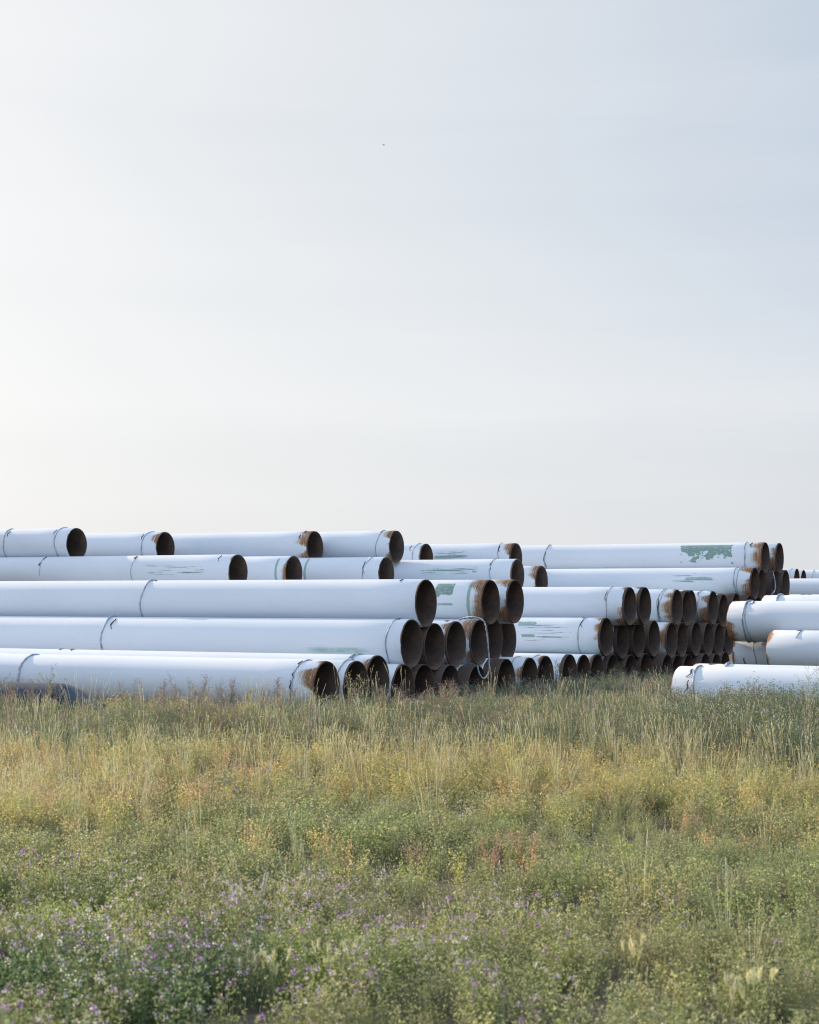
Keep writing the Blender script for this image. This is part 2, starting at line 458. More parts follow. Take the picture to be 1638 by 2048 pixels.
# -- front stack, middle row
pipe(824, 1238.0, 28.222, 'long white pipe with a faint green smear, foremost of the middle row', rust=0.05, cut=0.015, teal=0,
     ropes=[(772, {'lean': .05}), (203, {'r': 0.018})], tapes=[(216, 22, 62, .022), (779, 2, 14, .02)], patches=[(610, 1292, 742, 1309, 'smear')])
pipe(870, 1245.7, 29.256, 'middle row pipe with brown bare end, second mouth from the left', rust=0.25, cut=0.30, teal=0)
pipe(912.8, 1241.9, 30.182, 'middle row pipe with white top, third mouth from the left', rust=0.2, cut=0.05, teal=0, tapes=[(876, -6, 14, .05)])
pipe(960, 1238.9, 31.108, 'middle row pipe with rusted lower collar and a rope hanging over its mouth', rust=0.3, cut=0.03, ropes=[(930, {'lean': 0.06})], teal=0)
pipe(988, 1237.1, 32.059, 'middle row pipe half hidden right behind the dangling rope', rust=0.2, cut=0.04, teal=0)
pipe(1016, 1236.1, 33.005, 'middle row pipe with lighter speckled inside, below the last top mouth in front', rust=0.1, cut=0.02, teal=0)
# -- front stack, top row
pipe(853, 1158.3, 28.854, 'long white pipe on top of the front stack with the biggest dark mouth', rust=0.03, cut=0.012, teal=0,
     ropes=[(281, {'r': .016})], tapes=[(788, 8, 30, .02), (290, 4, 16, .05)])
pipe(982, 1159.4, 31.587, 'top row pipe of the front stack with a flaked green patch and orange rusted collar', rust=0.34, cut=0.02, teal=0.2,
     patches=[(873, 1167, 903, 1197, 'flake'), (873, 1206, 906, 1211, 'solid')], rings=(936,))
pipe(1031, 1159.2, 32.514, 'last top row pipe of the front stack, brown rust on its lower collar', rust=0.36, cut=0.03, teal=0.8)

# -- right hand stack, second row
pipe(1213.5, 1235.1, 37.505, 'white pipe with green scrapes and wide rusty collar, first of the right middle row', rust=0.30, cut=0.05, teal=0.5,
     ropes=[1157], tapes=[(1159, 24, 60, .014), (1157, 8, 18, .02)],
     patches=[(1036, 1243, 1072, 1252, 'solid'), (1040, 1262, 1150, 1284, 'streak'), (1040, 1248, 1140, 1262, 'streak'), (1041, 1268, 1071, 1275, 'solid')])
pipe(1246, 1241.6, 38.580, 'second mouth of the right middle row, brown collar beside a white strip', rust=0.34, cut=0.10, teal=0)
pipe(1278.5, 1240.5, 39.506, 'third mouth of the right middle row with a bright line of daylight inside', rust=0.2, cut=0.5, teal=0)
pipe(1308.6, 1240.2, 40.432, 'fourth mouth of the right middle row with an orange rusted top edge', rust=0.3, cut=0.28, teal=0)
pipe(1344, 1244.2, 41.366, 'fifth mouth of the right middle row with a wide white collar', rust=0.30, cut=0.04, teal=0)
pipe(1365, 1244.0, 42.300, 'sixth mouth of the right middle row', rust=0.2, cut=0.2, teal=0)
pipe(1393, 1243.0, 43.237, 'seventh mouth of the right middle row with long bare brown end', rust=0.2, cut=0.5, teal=0)
pipe(1417.5, 1244.8, 44.162, 'eighth mouth of the right middle row with long bare brown end', rust=0.2, cut=0.5, teal=0)
pipe(1438.5, 1246.4, 45.089, 'ninth mouth of the right middle row', rust=0.2, cut=0.2, teal=0)
pipe(1459, 1244.4, 46.068, 'last mouth of the right middle row, half behind the white cross stack', rust=0.2, cut=0.3, teal=0)
# -- right hand stack, third row
pipe(1260.5, 1173.7, 38.132, 'white pipe with lobed rust patch behind its rim, first of the right upper row', rust=0.30, cut=0.05, teal=0,
     ropes=[(1211, {'r': .010})], tapes=[(1209, 34, 78, .014)])
pipe(1290.5, 1173.8, 39.059, 'second mouth of the right upper row with a brown collar', rust=0.3, cut=0.07, teal=0)
pipe(1355, 1178.7, 41.830, 'third mouth of the right upper row with black rope and teal stained side', rust=0.30, cut=0.02, teal=0.8,
     ropes=[(1316, {'r': .012, 'wob': .04}), (1319, {'r': .01})], tapes=[(1316, 60, 130, .02)])
pipe(1375, 1181.8, 42.762, 'fourth mouth of the right upper row, overlapping its taller neighbour', rust=0.2, cut=0.3, teal=0)
pipe(1383, 1179.9, 43.688, 'fifth mouth of the right upper row, peeking out behind the fourth', rust=0.2, cut=0.2, teal=0)
pipe(1427, 1181.8, 44.613, 'sixth mouth of the right upper row with teal side and brown lower collar', rust=0.34, cut=0.03, teal=0.9, ropes=[1395], tapes=[(1392, 8, 50, .02)])
pipe(1447.5, 1188.1, 45.568, 'seventh mouth of the right upper row, orange rust along its top', rust=0.3, cut=0.16, teal=0)
pipe(1473, 1186.0, 46.533, 'eighth pipe of the right upper row with a bare orange brown steel end', rust=0.1, cut=0.75, teal=0)
pipe(1500, 1190.1, 47.469, 'ninth pipe of the right upper row, short arched mouth above the white cross stack', rust=0.1, cut=0.75, teal=0)
pipe(1517, 1192.5, 48.410, 'tiny arched mouth between the far stack and the white cross stack', rust=0.1, cut=0.2, teal=0)
# -- far right stack, fourth and fifth rows
pipe(1084, 1131.5, 45.150, 'short looking white pipe with orange rusted rim beside the topmost mouths in the middle', rust=0.30, cut=0.03, teal=0)
pipe(1510.5, 1134.9, 47.949, 'white pipe with twin rope bands and wide orange collar on the far right stack', rust=0.42, cut=0.04, teal=0.4,
     ropes=[(1468, {'r': .016}), (1474, {'r': .01})], patches=[(1366, 1156, 1430, 1161, 'solid'), (1330, 1146, 1440, 1168, 'streak')])
pipe(1524, 1137.6, 48.875, 'brown mouth tucked behind the wide orange collar on the far right stack', rust=0.3, cut=0.2, teal=0)
pipe(1552, 1140.0, 49.820, 'far right stack mouth with a loose rope hanging in front of it', rust=0.2, cut=0.5, teal=0)
pipe(1572, 1139.6, 50.760, 'rightmost mouth of the far right stack', rust=0.2, cut=0.4, teal=0)
pipe(853.5, 1087.0, 46.250, 'small white pipe between two taller tops on the skyline, rope near its mouth', rust=0.06, cut=0.02, teal=0, ropes=[826], tapes=[(817, 30, 60, .02)])
pipe(1033, 1086.0, 47.461, 'skyline pipe with lit speckled inside and square rust patch behind its rim', rust=0.30, cut=0.05, teal=0, ropes=[995], tapes=[(995, 36, 66, .03)],
     patches=[(866, 1102, 938, 1117, 'streak'), (868, 1111, 908, 1117, 'solid')])
pipe(1531.5, 1084.3, 49.356, 'long white skyline pipe with a map shaped green flaked patch', rust=0.30, cut=0.03, teal=0,
     ropes=[(1488, {'r': .018}), (1090, {'r': .016})], tapes=[(1498, 12, 50, .03), (1090, 40, 120, .025)], patches=[(1364, 1091, 1462, 1126, 'flake')])
pipe(1560, 1085.7, 50.290, 'skyline pipe with open sky to its right, rightmost mouth of the top row', rust=0.32, cut=0.03, teal=0)

# -- left rear stack, two visible rows
pipe(477, 1108.7, 37.500, 'pipe of the left rear stack with green scrape marks left of its mouth', rust=0.05, cut=0.015, teal=0,
     ropes=[(78, {'arc': ARC(10, 100), 'r': .008}), (262, {'arc': ARC(20, 130), 'r': .008})], tapes=[(432, 20, 55, .02), (80, 12, 40, .02), (262, 20, 40, .05), (78, 50, 66, .03)],
     patches=[(290, 1128, 410, 1150, 'streak')])
pipe(588, 1112.0, 39.450, 'rear stack pipe with rope tight against its mouth and a green ring', rust=0.14, cut=0.01, teal=0, ropes=[(567, {'r': .012})], rings=(551,))
pipe(773.5, 1113.8, 41.345, 'rear stack pipe with knotted grey rope, mouth under the skyline gap', rust=0.16, cut=0.02, teal=0, ropes=[(727, {'wob': .04})], tapes=[(726, 40, 90, .016)], rings=(609,))
pipe(1036, 1117.7, 43.300, 'rear stack pipe with black scrape lines and rope, ending above the last front top mouth', rust=0.05, cut=0.02, teal=0,
     ropes=[(979, {'wob': .03})], tapes=[(978, 20, 70, .02)], patches=[(840, 1134, 958, 1150, 'streak'), (944, 1141, 953, 1145, 'solid')])
pipe(154, 1055.6, 38.000, 'highest skyline pipe on the far left, two rope bands and clean white rim', rust=0.03, cut=0.012, teal=0,
     ropes=[(109, {'r': .016}), (6, {'r': .016})], tapes=[(104, 26, 60, .018), (12, 30, 60, .02)])
pipe(331.6, 1063.6, 40.400, 'second skyline pipe from the left, small rust patch behind its rim', rust=0.26, cut=0.02, teal=0, ropes=[(284, {'r': .015})], tapes=[(280, 30, 62, .022)])
pipe(630.6, 1062.0, 41.855, 'third skyline pipe from the left with an orange rusted band round its rim', rust=0.36, cut=0.03, teal=0,
     ropes=[(597, {'arc': ARC(10, 60), 'r': .014})], tapes=[(600, 5, 30, .03), (596, 40, 62, .03)])
pipe(794, 1061.0, 42.800, 'fourth skyline pipe from the left, tall brown mouth beside the lower small one', rust=0.26, cut=0.02, teal=0, ropes=[(752, {'r': .013})], tapes=[(755, 20, 34, .02)])

# -- cross stack on the right; its pipes start at the left and run out of the picture
pipe(1468, 1202.0, 36.200, 'top white pipe of the right cross stack with an orange rusted left edge', a=AE, left=True, rust=0.34, cut=0.01, teal=0.15,
     ropes=[(1485, {'r': .018}), (1491, {'r': .01})], tapes=[(1499, 8, 34, .02)])
pipe(1547, 1260.0, 35.500, 'white pipe jutting forward in the right cross stack, starting right of its neighbours', a=AE, left=True, rust=0.12, cut=0.01, teal=0,
     ropes=[(1592, {'r': .01, 'arc': (radians(0), radians(50))})], tapes=[(1590, -10, 14, .04)])
pipe(1479, 1265.7, 36.864, 'white pipe underneath the rusty edged top pipe of the right cross stack', a=AE, left=True, rust=0.16, cut=0.01, teal=0,
     ropes=[(1506, {'r': .01, 'wob': .05})], tapes=[(1490, 100, 130, .015)])
pipe(1532, 1190.4, 37.196, 'white pipe showing as a thin strip behind the top of the right cross stack', a=AE, left=True, rust=0.05, cut=0.01, teal=0, ropes=[(1549, {'r': .03})], tapes=[(1528, -10, 10, .05)])
pipe(1578, 1189.0, 38.150, 'rearmost thin white strip of the right cross stack', a=AE, left=True, rust=0.05, cut=0.01, teal=0, ropes=[(1635, {'r': .02})], tapes=[(1596, -10, 10, .05), (1609, -10, 10, .04)])
pipe(1360, 1332.0, 26.750, 'white pipe lying in the weeds at the right with dark doubled rope band', a=radians(30), left=True, rust=0.03, cut=0.01, teal=0,
     ropes=[(1381, {'r': .018}), (1385, {'r': .012})], tapes=[(1377, 24, 50, .022), (1377, 58, 84, .016)])
pipe(1392, 1326.8, 27.720, 'white pipe just behind the one lying in the weeds at the right', a=radians(30), left=True, rust=0.1, cut=0.01, teal=0, tapes=[(1412, -8, 14, .06), (1440, -8, 10, .05)], ropes=[(1442, {'r': .03})])

# -- distant stacks beyond the right edge
pipe(1720, 1156.5, 52.600, 'pale green tinted pipe passing behind the far right stack', rust=0.1, teal=1.0, L=18.0)
pipe(1594.5, 1137.2, 77.500, 'tiny distant pipe mouth, left of the two on the right skyline', rust=0.05, teal=0, L=18.0, ropes=[1577])
pipe(1608, 1140.0, 79.300, 'tiny distant pipe mouth, right of the two on the right skyline', rust=0.05, teal=0, L=18.0)
pipe(1710, 1139.5, 82.000, 'distant pipe closing the right skyline, with one rope band', rust=0.05, teal=0, L=20.0, ropes=[1623])

# ------------------------------------------------------------------ loose ropes
def world_at(px, py, Y):
    return Vector(((px - W / 2) / F * Y, Y, HC + (HOR - py) * Y / F))

def rope_thing(pts, r, label, ends=True):
    """smooth tube through world points"""
    P = []
    n = len(pts)
    for i in range(n - 1):
        p0, p1, p2, p3 = pts[max(i - 1, 0)], pts[i], pts[i + 1], pts[min(i + 2, n - 1)]
        for s in range(8):
            t = s / 8
            P.append(0.5 * ((2 * p1) + (p2 - p0) * t + (2 * p0 - 5 * p1 + 4 * p2 - p3) * t * t + (3 * p1 - p0 - 3 * p2 + p3) * t ** 3))
    P.append(pts[-1])
    V = []; Fc = []; sd = 6
    for i, p in enumerate(P):
        d = (P[min(i + 1, len(P) - 1)] - P[max(i - 1, 0)]).normalized()
        u = d.cross(Vector((0, 1, 0.01))).normalized(); w = d.cross(u)
        for j in range(sd):
            b = 2 * pi * j / sd + i * 0.5
            rr = r * (1 + 0.28 * (j % 2))
            V.append(p + u * rr * cos(b) + w * rr * sin(b) - P[0])
    for i in range(len(P) - 1):
        for j in range(sd):
            Fc.append((i * sd + j, i * sd + (j + 1) % sd, (i + 1) * sd + (j + 1) % sd, (i + 1) * sd + j))
    Fc.append(tuple(range(sd))); Fc.append(tuple(range((len(P) - 1) * sd, len(P) * sd)))
    o = obj('rope', V, Fc, ROPE); o.location = P[0]
    tag(o, label, 'rope')
    return o

rope_thing([world_at(918, 1240, 33.55), world_at(930, 1235.5, 33.5), world_at(945, 1234, 33.3), world_at(960, 1237, 33.2), world_at(969, 1245, 33.1),
            world_at(973, 1262, 33.1), world_at(976, 1290, 33.1), world_at(978, 1318, 33.1), world_at(978, 1340, 33.1), world_at(974, 1351, 33.05),
            world_at(967, 1357, 33.0), world_at(960, 1350, 32.95), world_at(956, 1338, 32.95), world_at(955.5, 1332, 33.0)], 0.014,
           'grey blue rope draped over a middle row pipe mouth, hanging in a long loop')
rope_thing([world_at(1545, 1143, 50.3), world_at(1547.5, 1150, 49.9), world_at(1550, 1165, 49.8), world_at(1550, 1178, 49.8), world_at(1545, 1187, 49.7), world_at(1537, 1192, 49.7), world_at(1528, 1192.5, 49.7)],
           0.016, 'pale loose rope curving down in front of a mouth on the far right stack')

# ------------------------------------------------------------------ dark plastic wrapped pipe in the weeds, lower left
def dark_pipe():
    t = NT('black_plastic_sheet'); c = t.coords()
    n = t.noise(c, 3.0, 4.0, 0.6, (1.0, 6.0, 6.0)); n2 = t.noise(c, 10.0, 3.0, 0.5, (0.6, 5.0, 5.0))
    col = t.mix(n, rgb(0.014, 0.030, 0.062), rgb(0.024, 0.044, 0.082))
    mat = t.done(t.bsdf(col, 0.42, 0.5, n2, 0.35, 0.02))
    a = radians(24)
    end = world_at(200, 1395, 27.8)
    root = empty('wrapped_pipe', end, -a)
    tag(root, 'dark navy plastic wrapped pipe low in the weeds at the left edge, tip pinched flat', 'pipe')
    rng = random.Random(5); V = []; Fc = []; seg = 48
    xs = [-10, -7, -5, -3.5, -2.4, -1.7, -1.2, -0.9, -0.7, -0.52, -0.38, -0.26, -0.15, -0.06, 0.0]
    for x in xs:
        f = min(1.0, (-x) / 0.75); f = f * f * (3 - 2 * f)
        rz = 0.03 + 0.30 * f; ry = 0.30 + 0.03 * f
        zc = -0.12 + 0.0 * f - 0.0
        cz = -0.04 + (-0.02) * f
        for i in range(seg):
            th = 2 * pi * i / seg
            wr = 1 + (1 - f * 0.85) * 0.06 * sin(th * 9 + x * 5) + 0.012 * sin(th * 5 + x * 2.3)
            V.append((x, ry * wr * sin(th), cz + rz * wr * cos(th) - 0.10 + 0.05 * f))
    for k in range(len(xs) - 1):
        for i in range(seg):
            i2 = (i + 1) % seg
            Fc.append((k * seg + i, k * seg + i2, (k + 1) * seg + i2, (k + 1) * seg + i))
    Fc.append(tuple((len(xs) - 1) * seg + i for i in range(seg)))
    Fc.append(tuple(seg - 1 - i for i in range(seg)))
    obj('plastic_wrap', V, Fc, mat, root)
    V = []; Fc = []
    for k, (x, w) in enumerate(((-0.05, .28), (0.12, .24), (0.3, .20), (0.44, .12))):
        for j in range(7):
            V.append((x + 0.02 * sin(j * 2.1), (j / 6 - .5) * 2 * w, -0.14 - 0.10 * k + 0.03 * sin(j * 1.9 + k)))
    for k in range(3):
        for j in range(6):
            Fc.append((k * 7 + j, k * 7 + j + 1, k * 7 + 8 + j, k * 7 + 7 + j))
    o = obj('loose_flap', V, Fc, mat, root)
    m = o.modifiers.new('solid', 'SOLIDIFY'); m.thickness = 0.006
dark_pipe()

# ------------------------------------------------------------------ a distant bird
def bird():
    t = NT('dark_feathers'); mat = t.done(t.bsdf(rgb(0.30, 0.31, 0.33), 0.8, 0.1))
    V = []; Fc = []
    prof = [(-.24, .004, .03), (-.16, .02, .02), (-.08, .045, 0), (0, .055, 0), (.08, .04, .005), (.12, .028, .012), (.15, .03, .016), (.18, .018, .014), (.21, .003, .01)]
    for (x, r, z) in prof:
        for j in range(8):
            b = 2 * pi * j / 8; V.append((x, r * cos(b), z + r * sin(b)))
    for k in range(len(prof) - 1):
        for j in range(8):
            Fc.append((k * 8 + j, k * 8 + (j + 1) % 8, (k + 1) * 8 + (j + 1) % 8, (k + 1) * 8 + j))
    for s in (-1, 1):
        b0 = len(V)
        for (x0, x1, y, z) in ((.07, -.07, .03, .01), (.09, -.06, .16, .07), (.06, -.05, .30, .08), (-.02, -.07, .44, .05)):
            V.append((x0, s * y, z)); V.append((x1, s * y, z)); V.append((x0 * .9, s * y, z - .008)); V.append((x1 * .9, s * y, z - .006))
        for k in range(3):
            i = b0 + k * 4; j = i + 4
            Fc += [(i, i + 1, j + 1, j), (i + 2, j + 2, j + 3, i + 3), (i, j, j + 2, i + 2), (i + 1, i + 3, j + 3, j + 1)]
    o = obj('bird', V, Fc, mat)
    o.scale = (.8, .8, .8); o.location = world_at(767, 290, 190); o.rotation_euler = (0.2, 0.1, 0.35)
    tag(o, 'tiny dark bird flying alone in the pale sky', 'bird')
bird()

# ------------------------------------------------------------------ ground
def vnoise(x, y, s, seed=0):
    """cheap smooth value noise, arrays in, -1..1 out"""
    x = np.asarray(x, float) / s; y = np.asarray(y, float) / s
    xi = np.floor(x); yi = np.floor(y); fx = x - xi; fy = y - yi
    fx = fx * fx * (3 - 2 * fx); fy = fy * fy * (3 - 2 * fy)
    def h(a, b):
        v = np.sin(a * 127.1 + b * 311.7 + seed * 74.7) * 43758.5453
        return v - np.floor(v)
    a = h(xi, yi); b = h(xi + 1, yi); c = h(xi, yi + 1); d = h(xi + 1, yi + 1)
    return 2 * ((a * (1 - fx) + b * fx) * (1 - fy) + (c * (1 - fx) + d * fx) * fy) - 1

def ground_z(x, y):
    x = np.asarray(x, float); y = np.asarray(y, float)
    base = np.interp(y, [0, 14, 19, 24, 28.5, 31, 34, 40, 50, 80, 120], [0, 0, .05, .24, .28, .14, .08, .02, -.1, -.3, -.4])
    n = 0.05 * vnoise(x, y, 3.1, 1) + 0.03 * vnoise(x, y, 1.1, 2) + 0.008 * vnoise(x, y, 0.3, 3)
    near = np.clip((140 - y) / 60, 0, 1)
    return base + n * near

def ground():
    t = NT('field_soil'); c = t.coords()
    n1 = t.noise(c, 0.5, 4.0); n2 = t.noise(c, 9.0, 6.0, 0.7); n3 = t.noise(c, 60.0, 3.0, 0.7)
    col = t.mix(t.ramp(n1, 0.35, 0.65), rgb(0.10, 0.086, 0.068), rgb(0.155, 0.132, 0.10))
    col = t.mix(t.ramp(n2, 0.45, 0.7, 0, 0.7), col, rgb(0.22, 0.19, 0.145))
    col = t.mix(t.ramp(n3, 0.55, 0.7, 0, 0.5), col, rgb(0.30, 0.25, 0.17))
    mat = t.done(t.bsdf(col, 0.95, 0.1, t.math('ADD', n2, t.math('MULTIPLY', n3, 0.3)), 0.8, 0.05))
    xs = np.concatenate([[-3500, -1200, -400, -150, -70], np.arange(-34, 34.01, 0.25), [70, 150, 400, 1200, 3500]])
    ys = np.concatenate([[-200, -60, -15], np.arange(0, 46, 0.25), np.arange(46, 140, 3.0), [180, 300, 700, 1500, 4500]])
    X, Y = np.meshgrid(xs, ys)
    Z = ground_z(X, Y)
    V = np.stack([X.ravel(), Y.ravel(), Z.ravel()], 1)
    nx, ny = len(xs), len(ys)
    Fc = [(j * nx + i, j * nx + i + 1, (j + 1) * nx + i + 1, (j + 1) * nx + i) for j in range(ny - 1) for i in range(nx - 1)]
    o = obj('ground', V, Fc, mat)
    tag(o, 'dry brown soil of the field under the weeds', None, None, 'structure')
ground()

# ------------------------------------------------------------------ plants
def mat_plant(name, transl=0.45, rough=0.5, hue=0.0, val=0.35, spec=0.35):
    t = NT(name)
    at = t.n.new('ShaderNodeAttribute'); at.attribute_name = 'Col'
    oi = t.n.new('ShaderNodeObjectInfo')
    geo = t.n.new('ShaderNodeNewGeometry')
    pn = t.noise(geo.outputs['Position'], 0.55, 3.0)
    hs = t.n.new('ShaderNodeHueSaturation')
    t.l.new(at.outputs['Color'], hs.inputs['Color'])
    t.put(hs.inputs['Hue'], t.math('ADD', 0.5 + hue, t.math('MULTIPLY', t.math('SUBTRACT', pn, 0.5), -0.10)))
    t.put(hs.inputs['Saturation'], t.math('ADD', 0.86, t.math('MULTIPLY', oi.outputs['Random'], 0.28)))
    t.put(hs.inputs['Value'], t.math('ADD', 1.0 - val / 2, t.math('MULTIPLY', oi.outputs['Random'], val)))
    p = t.n.new('ShaderNodeBsdfPrincipled')
    t.l.new(hs.outputs[0], p.inputs['Base Color']); p.inputs['Roughness'].default_value = rough
    p.inputs['Specular IOR Level'].default_value = spec
    tr = t.n.new('ShaderNodeBsdfTranslucent'); t.l.new(hs.outputs[0], tr.inputs['Color'])
    mx = t.n.new('ShaderNodeMixShader'); mx.inputs[0].default_value = transl
    t.l.new(p.outputs[0], mx.inputs[1]); t.l.new(tr.outputs[0], mx.inputs[2])
    return t.done(mx.outputs[0])
LEAF = mat_plant('leaf_green')
STRAW = mat_plant('dry_straw', 0.25, 0.6, 0.0, 0.4, 0.3)
PETAL = mat_plant('flower_petal', 0.4, 0.6, 0.0, 0.3, 0.2)

GAIN = 2.15
class PB:
    """collects stems, leaves and petals of a plant"""
    def __init__(s, seed): s.r = random.Random(seed); s.V = []; s.F = []; s.C = []
    def jit(s, c, a=0.18):
        k = 1 + s.r.uniform(-a, a); return (c[0] * k, c[1] * k, c[2] * k)
    def stem(s, pts, r0, r1, c):
        n = len(pts)
        for i, p in enumerate(pts):
            r = r0 + (r1 - r0) * i / (n - 1)
            for j in range(3):
                b = 2.094 * j
                s.V.append((p[0] + r * cos(b), p[1] + r * sin(b), p[2])); s.C.append(tuple(min(v * GAIN, .8) for v in c))
        b0 = len(s.V) - 3 * n
        for i in range(n - 1):
            for j in range(3):
                a = b0 + i * 3
                s.F.append((a + j, a + (j + 1) % 3, a + 3 + (j + 1) % 3, a + 3 + j))
    def leaf(s, p, d, ln, wd, c):
        """p base, d direction; a diamond with a slight fold"""
        d = Vector(d).normalized(); u = d.cross(Vector((s.r.uniform(-1, 1), s.r.uniform(-1, 1), s.r.uniform(-.2, 1)))).normalized()
        p = Vector(p); b0 = len(s.V)
        m = p + d * ln * 0.55
        s.V += [tuple(p), tuple(m + u * wd / 2), tuple(p + d * ln), tuple(m - u * wd / 2)]
        s.C += [tuple(min(v * GAIN, .75) for v in c)] * 4; s.F.append((b0, b0 + 1, b0 + 2, b0 + 3))
    def rdir(s, up=0.3):
        a = s.r.uniform(0, 2 * pi); return (cos(a), sin(a), s.r.uniform(-.3, 1) * up * 2)
    def curve(s, base, h, lean, az, n=5, droop=0.0):
        P = []
        for i in range(n):
            f = i / (n - 1); o = lean * f ** 1.6
            P.append((base[0] + cos(az) * o, base[1] + sin(az) * o, base[2] + h * (f - droop * f ** 3)))
        return P
    def make(s, name, mat, parent=None, link=False):
        me = bpy.data.meshes.new(name)
        me.from_pydata(s.V, [], s.F)
        at = me.color_attributes.new('Col', 'FLOAT_COLOR', 'POINT')
        c = np.ones((len(s.V), 4), np.float32); c[:, :3] = np.array(s.C, np.float32)
        at.data.foreach_set('color', c.ravel())
        me.materials.append(mat); me.update()
        o = bpy.data.objects.new(name, me)
        if link: COL.objects.link(o)
        if parent: o.parent = parent
        return o

def at_curve(P, f):
    n = len(P) - 1; i = min(int(f * n), n - 1); t = f * n - i
    return tuple(P[i][k] * (1 - t) + P[i + 1][k] * t for k in range(3))

G_ALF = [(.145, .165, .074), (.172, .187, .090), (.122, .147, .068), (.205, .215, .108)]
G_YEL = [(.23, .215, .095), (.26, .23, .11), (.19, .19, .085), (.30, .25, .12)]
G_GREY = [(.146, .158, .088), (.182, .190, .108), (.112, .130, .070), (.215, .212, .128)]
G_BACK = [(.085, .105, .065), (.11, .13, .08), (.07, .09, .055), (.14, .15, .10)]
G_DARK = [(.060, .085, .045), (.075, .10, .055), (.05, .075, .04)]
G_OCH = [(.31, .25, .15), (.30, .225, .135), (.26, .215, .125), (.36, .285, .17)]
G_BRN = [(.25, .18, .115), (.20, .15, .095), (.28, .205, .135)]
C_STRAW = [(.46, .38, .22), (.52, .43, .26), (.38, .31, .18), (.42, .36, .23)]
C_PUR = [(.17, .11, .27), (.22, .15, .31), (.11, .06, .20), (.28, .22, .33), (.20, .08, .20)]
C_LIL = [(.30, .26, .34), (.34, .31, .36), (.25, .21, .31)]
C_WHT = [(.62, .62, .55), (.55, .55, .50)]

def leafy(seed, pal, h=0.42, stems=9, spread=0.13, ls=0.019, nodes=15, flowers=None, nfl=0, accent=None, pacc=0.0, stemc=None, fl_n=9):
    b = PB(seed); r = b.r
    for k in range(stems):
        az = r.uniform(0, 2 * pi); rad = spread * sqrt(r.random()) * 0.6
        base = (rad * cos(az), rad * sin(az), -0.02)
        hh = h * r.uniform(0.6, 1.1)
        P = b.curve(base, hh, r.uniform(0.02, 0.5) * spread * 1.5, az + r.uniform(-.8, .8))
        b.stem(P, 0.0022, 0.001, b.jit(stemc or pal[0]))
        for j in range(nodes):
            f = 0.12 + 0.88 * (j + r.random()) / nodes
            p = at_curve(P, min(f, 1.0))
            d0 = Vector(b.rdir(0.35)).normalized()
            off = Vector(p) + d0 * r.uniform(0.008, 0.035)
            for _ in range(3):
                c = b.jit(r.choice(pal), 0.22)
                if accent and r.random() < pacc: c = b.jit(r.choice(accent), 0.2)
                d = d0 + Vector((r.uniform(-1, 1), r.uniform(-1, 1), r.uniform(-.6, 1))) * 0.9
                b.leaf(off, d, ls * r.uniform(0.7, 1.25), ls * 0.5, c)
        if flowers and k < nfl:
            tip = Vector(P[-1])
            for _ in range(fl_n):
                d = Vector((r.uniform(-1, 1), r.uniform(-1, 1), r.uniform(-.4, 1)))
                b.leaf(tip + d * 0.007 + Vector((0, 0, r.uniform(-.012, .012))), d, 0.012, 0.008, b.jit(r.choice(flowers), 0.25))
    return b

def grasses(seed, h=0.75, n=9, pal=C_STRAW, spread=0.08, blades=10, green=None, head=0.11):
    b = PB(seed); r = b.r
    for k in range(n):
        az = r.uniform(0, 2 * pi); rad = spread * sqrt(r.random())
        hh = h * r.uniform(0.65, 1.1)
        P = b.curve((rad * cos(az), rad * sin(az), -.02), hh, r.uniform(.02, .3) * hh, az, 7, r.choice([0, 0, .05, .12]))
        c = b.jit(r.choice(pal))
        b.stem(P, 0.0018, 0.0011, c)
        hl = head * r.uniform(.6, 1.2) / hh
        for j in range(16):
            p = at_curve(P, 1 - hl * j / 16)
            d = (Vector(P[-1]) - Vector(P[-2])).normalized() + Vector((r.uniform(-1, 1), r.uniform(-1, 1), 0)) * 0.35
            b.leaf(p, d, 0.016, 0.0042, b.jit(c, .15))
    for k in range(blades):
        az = r.uniform(0, 2 * pi); hh = h * r.uniform(.25, .6)
        P = b.curve((spread * r.uniform(-.6, .6), spread * r.uniform(-.6, .6), -.02), hh, hh * r.uniform(.1, .7), az, 5, r.uniform(0, .35))
        c = b.jit(r.choice(green or pal)); wv = Vector((-sin(az), cos(az), 0)) * 0.003
        b0 = len(b.V)
        for i, p in enumerate(P):
            f = 1 - (i / 4) ** 2 * .9
            b.V += [tuple(Vector(p) + wv * f), tuple(Vector(p) - wv * f)]; b.C += [c, c]
        for i in range(4): b.F.append((b0 + 2 * i, b0 + 2 * i + 1, b0 + 2 * i + 3, b0 + 2 * i + 2))
    return b

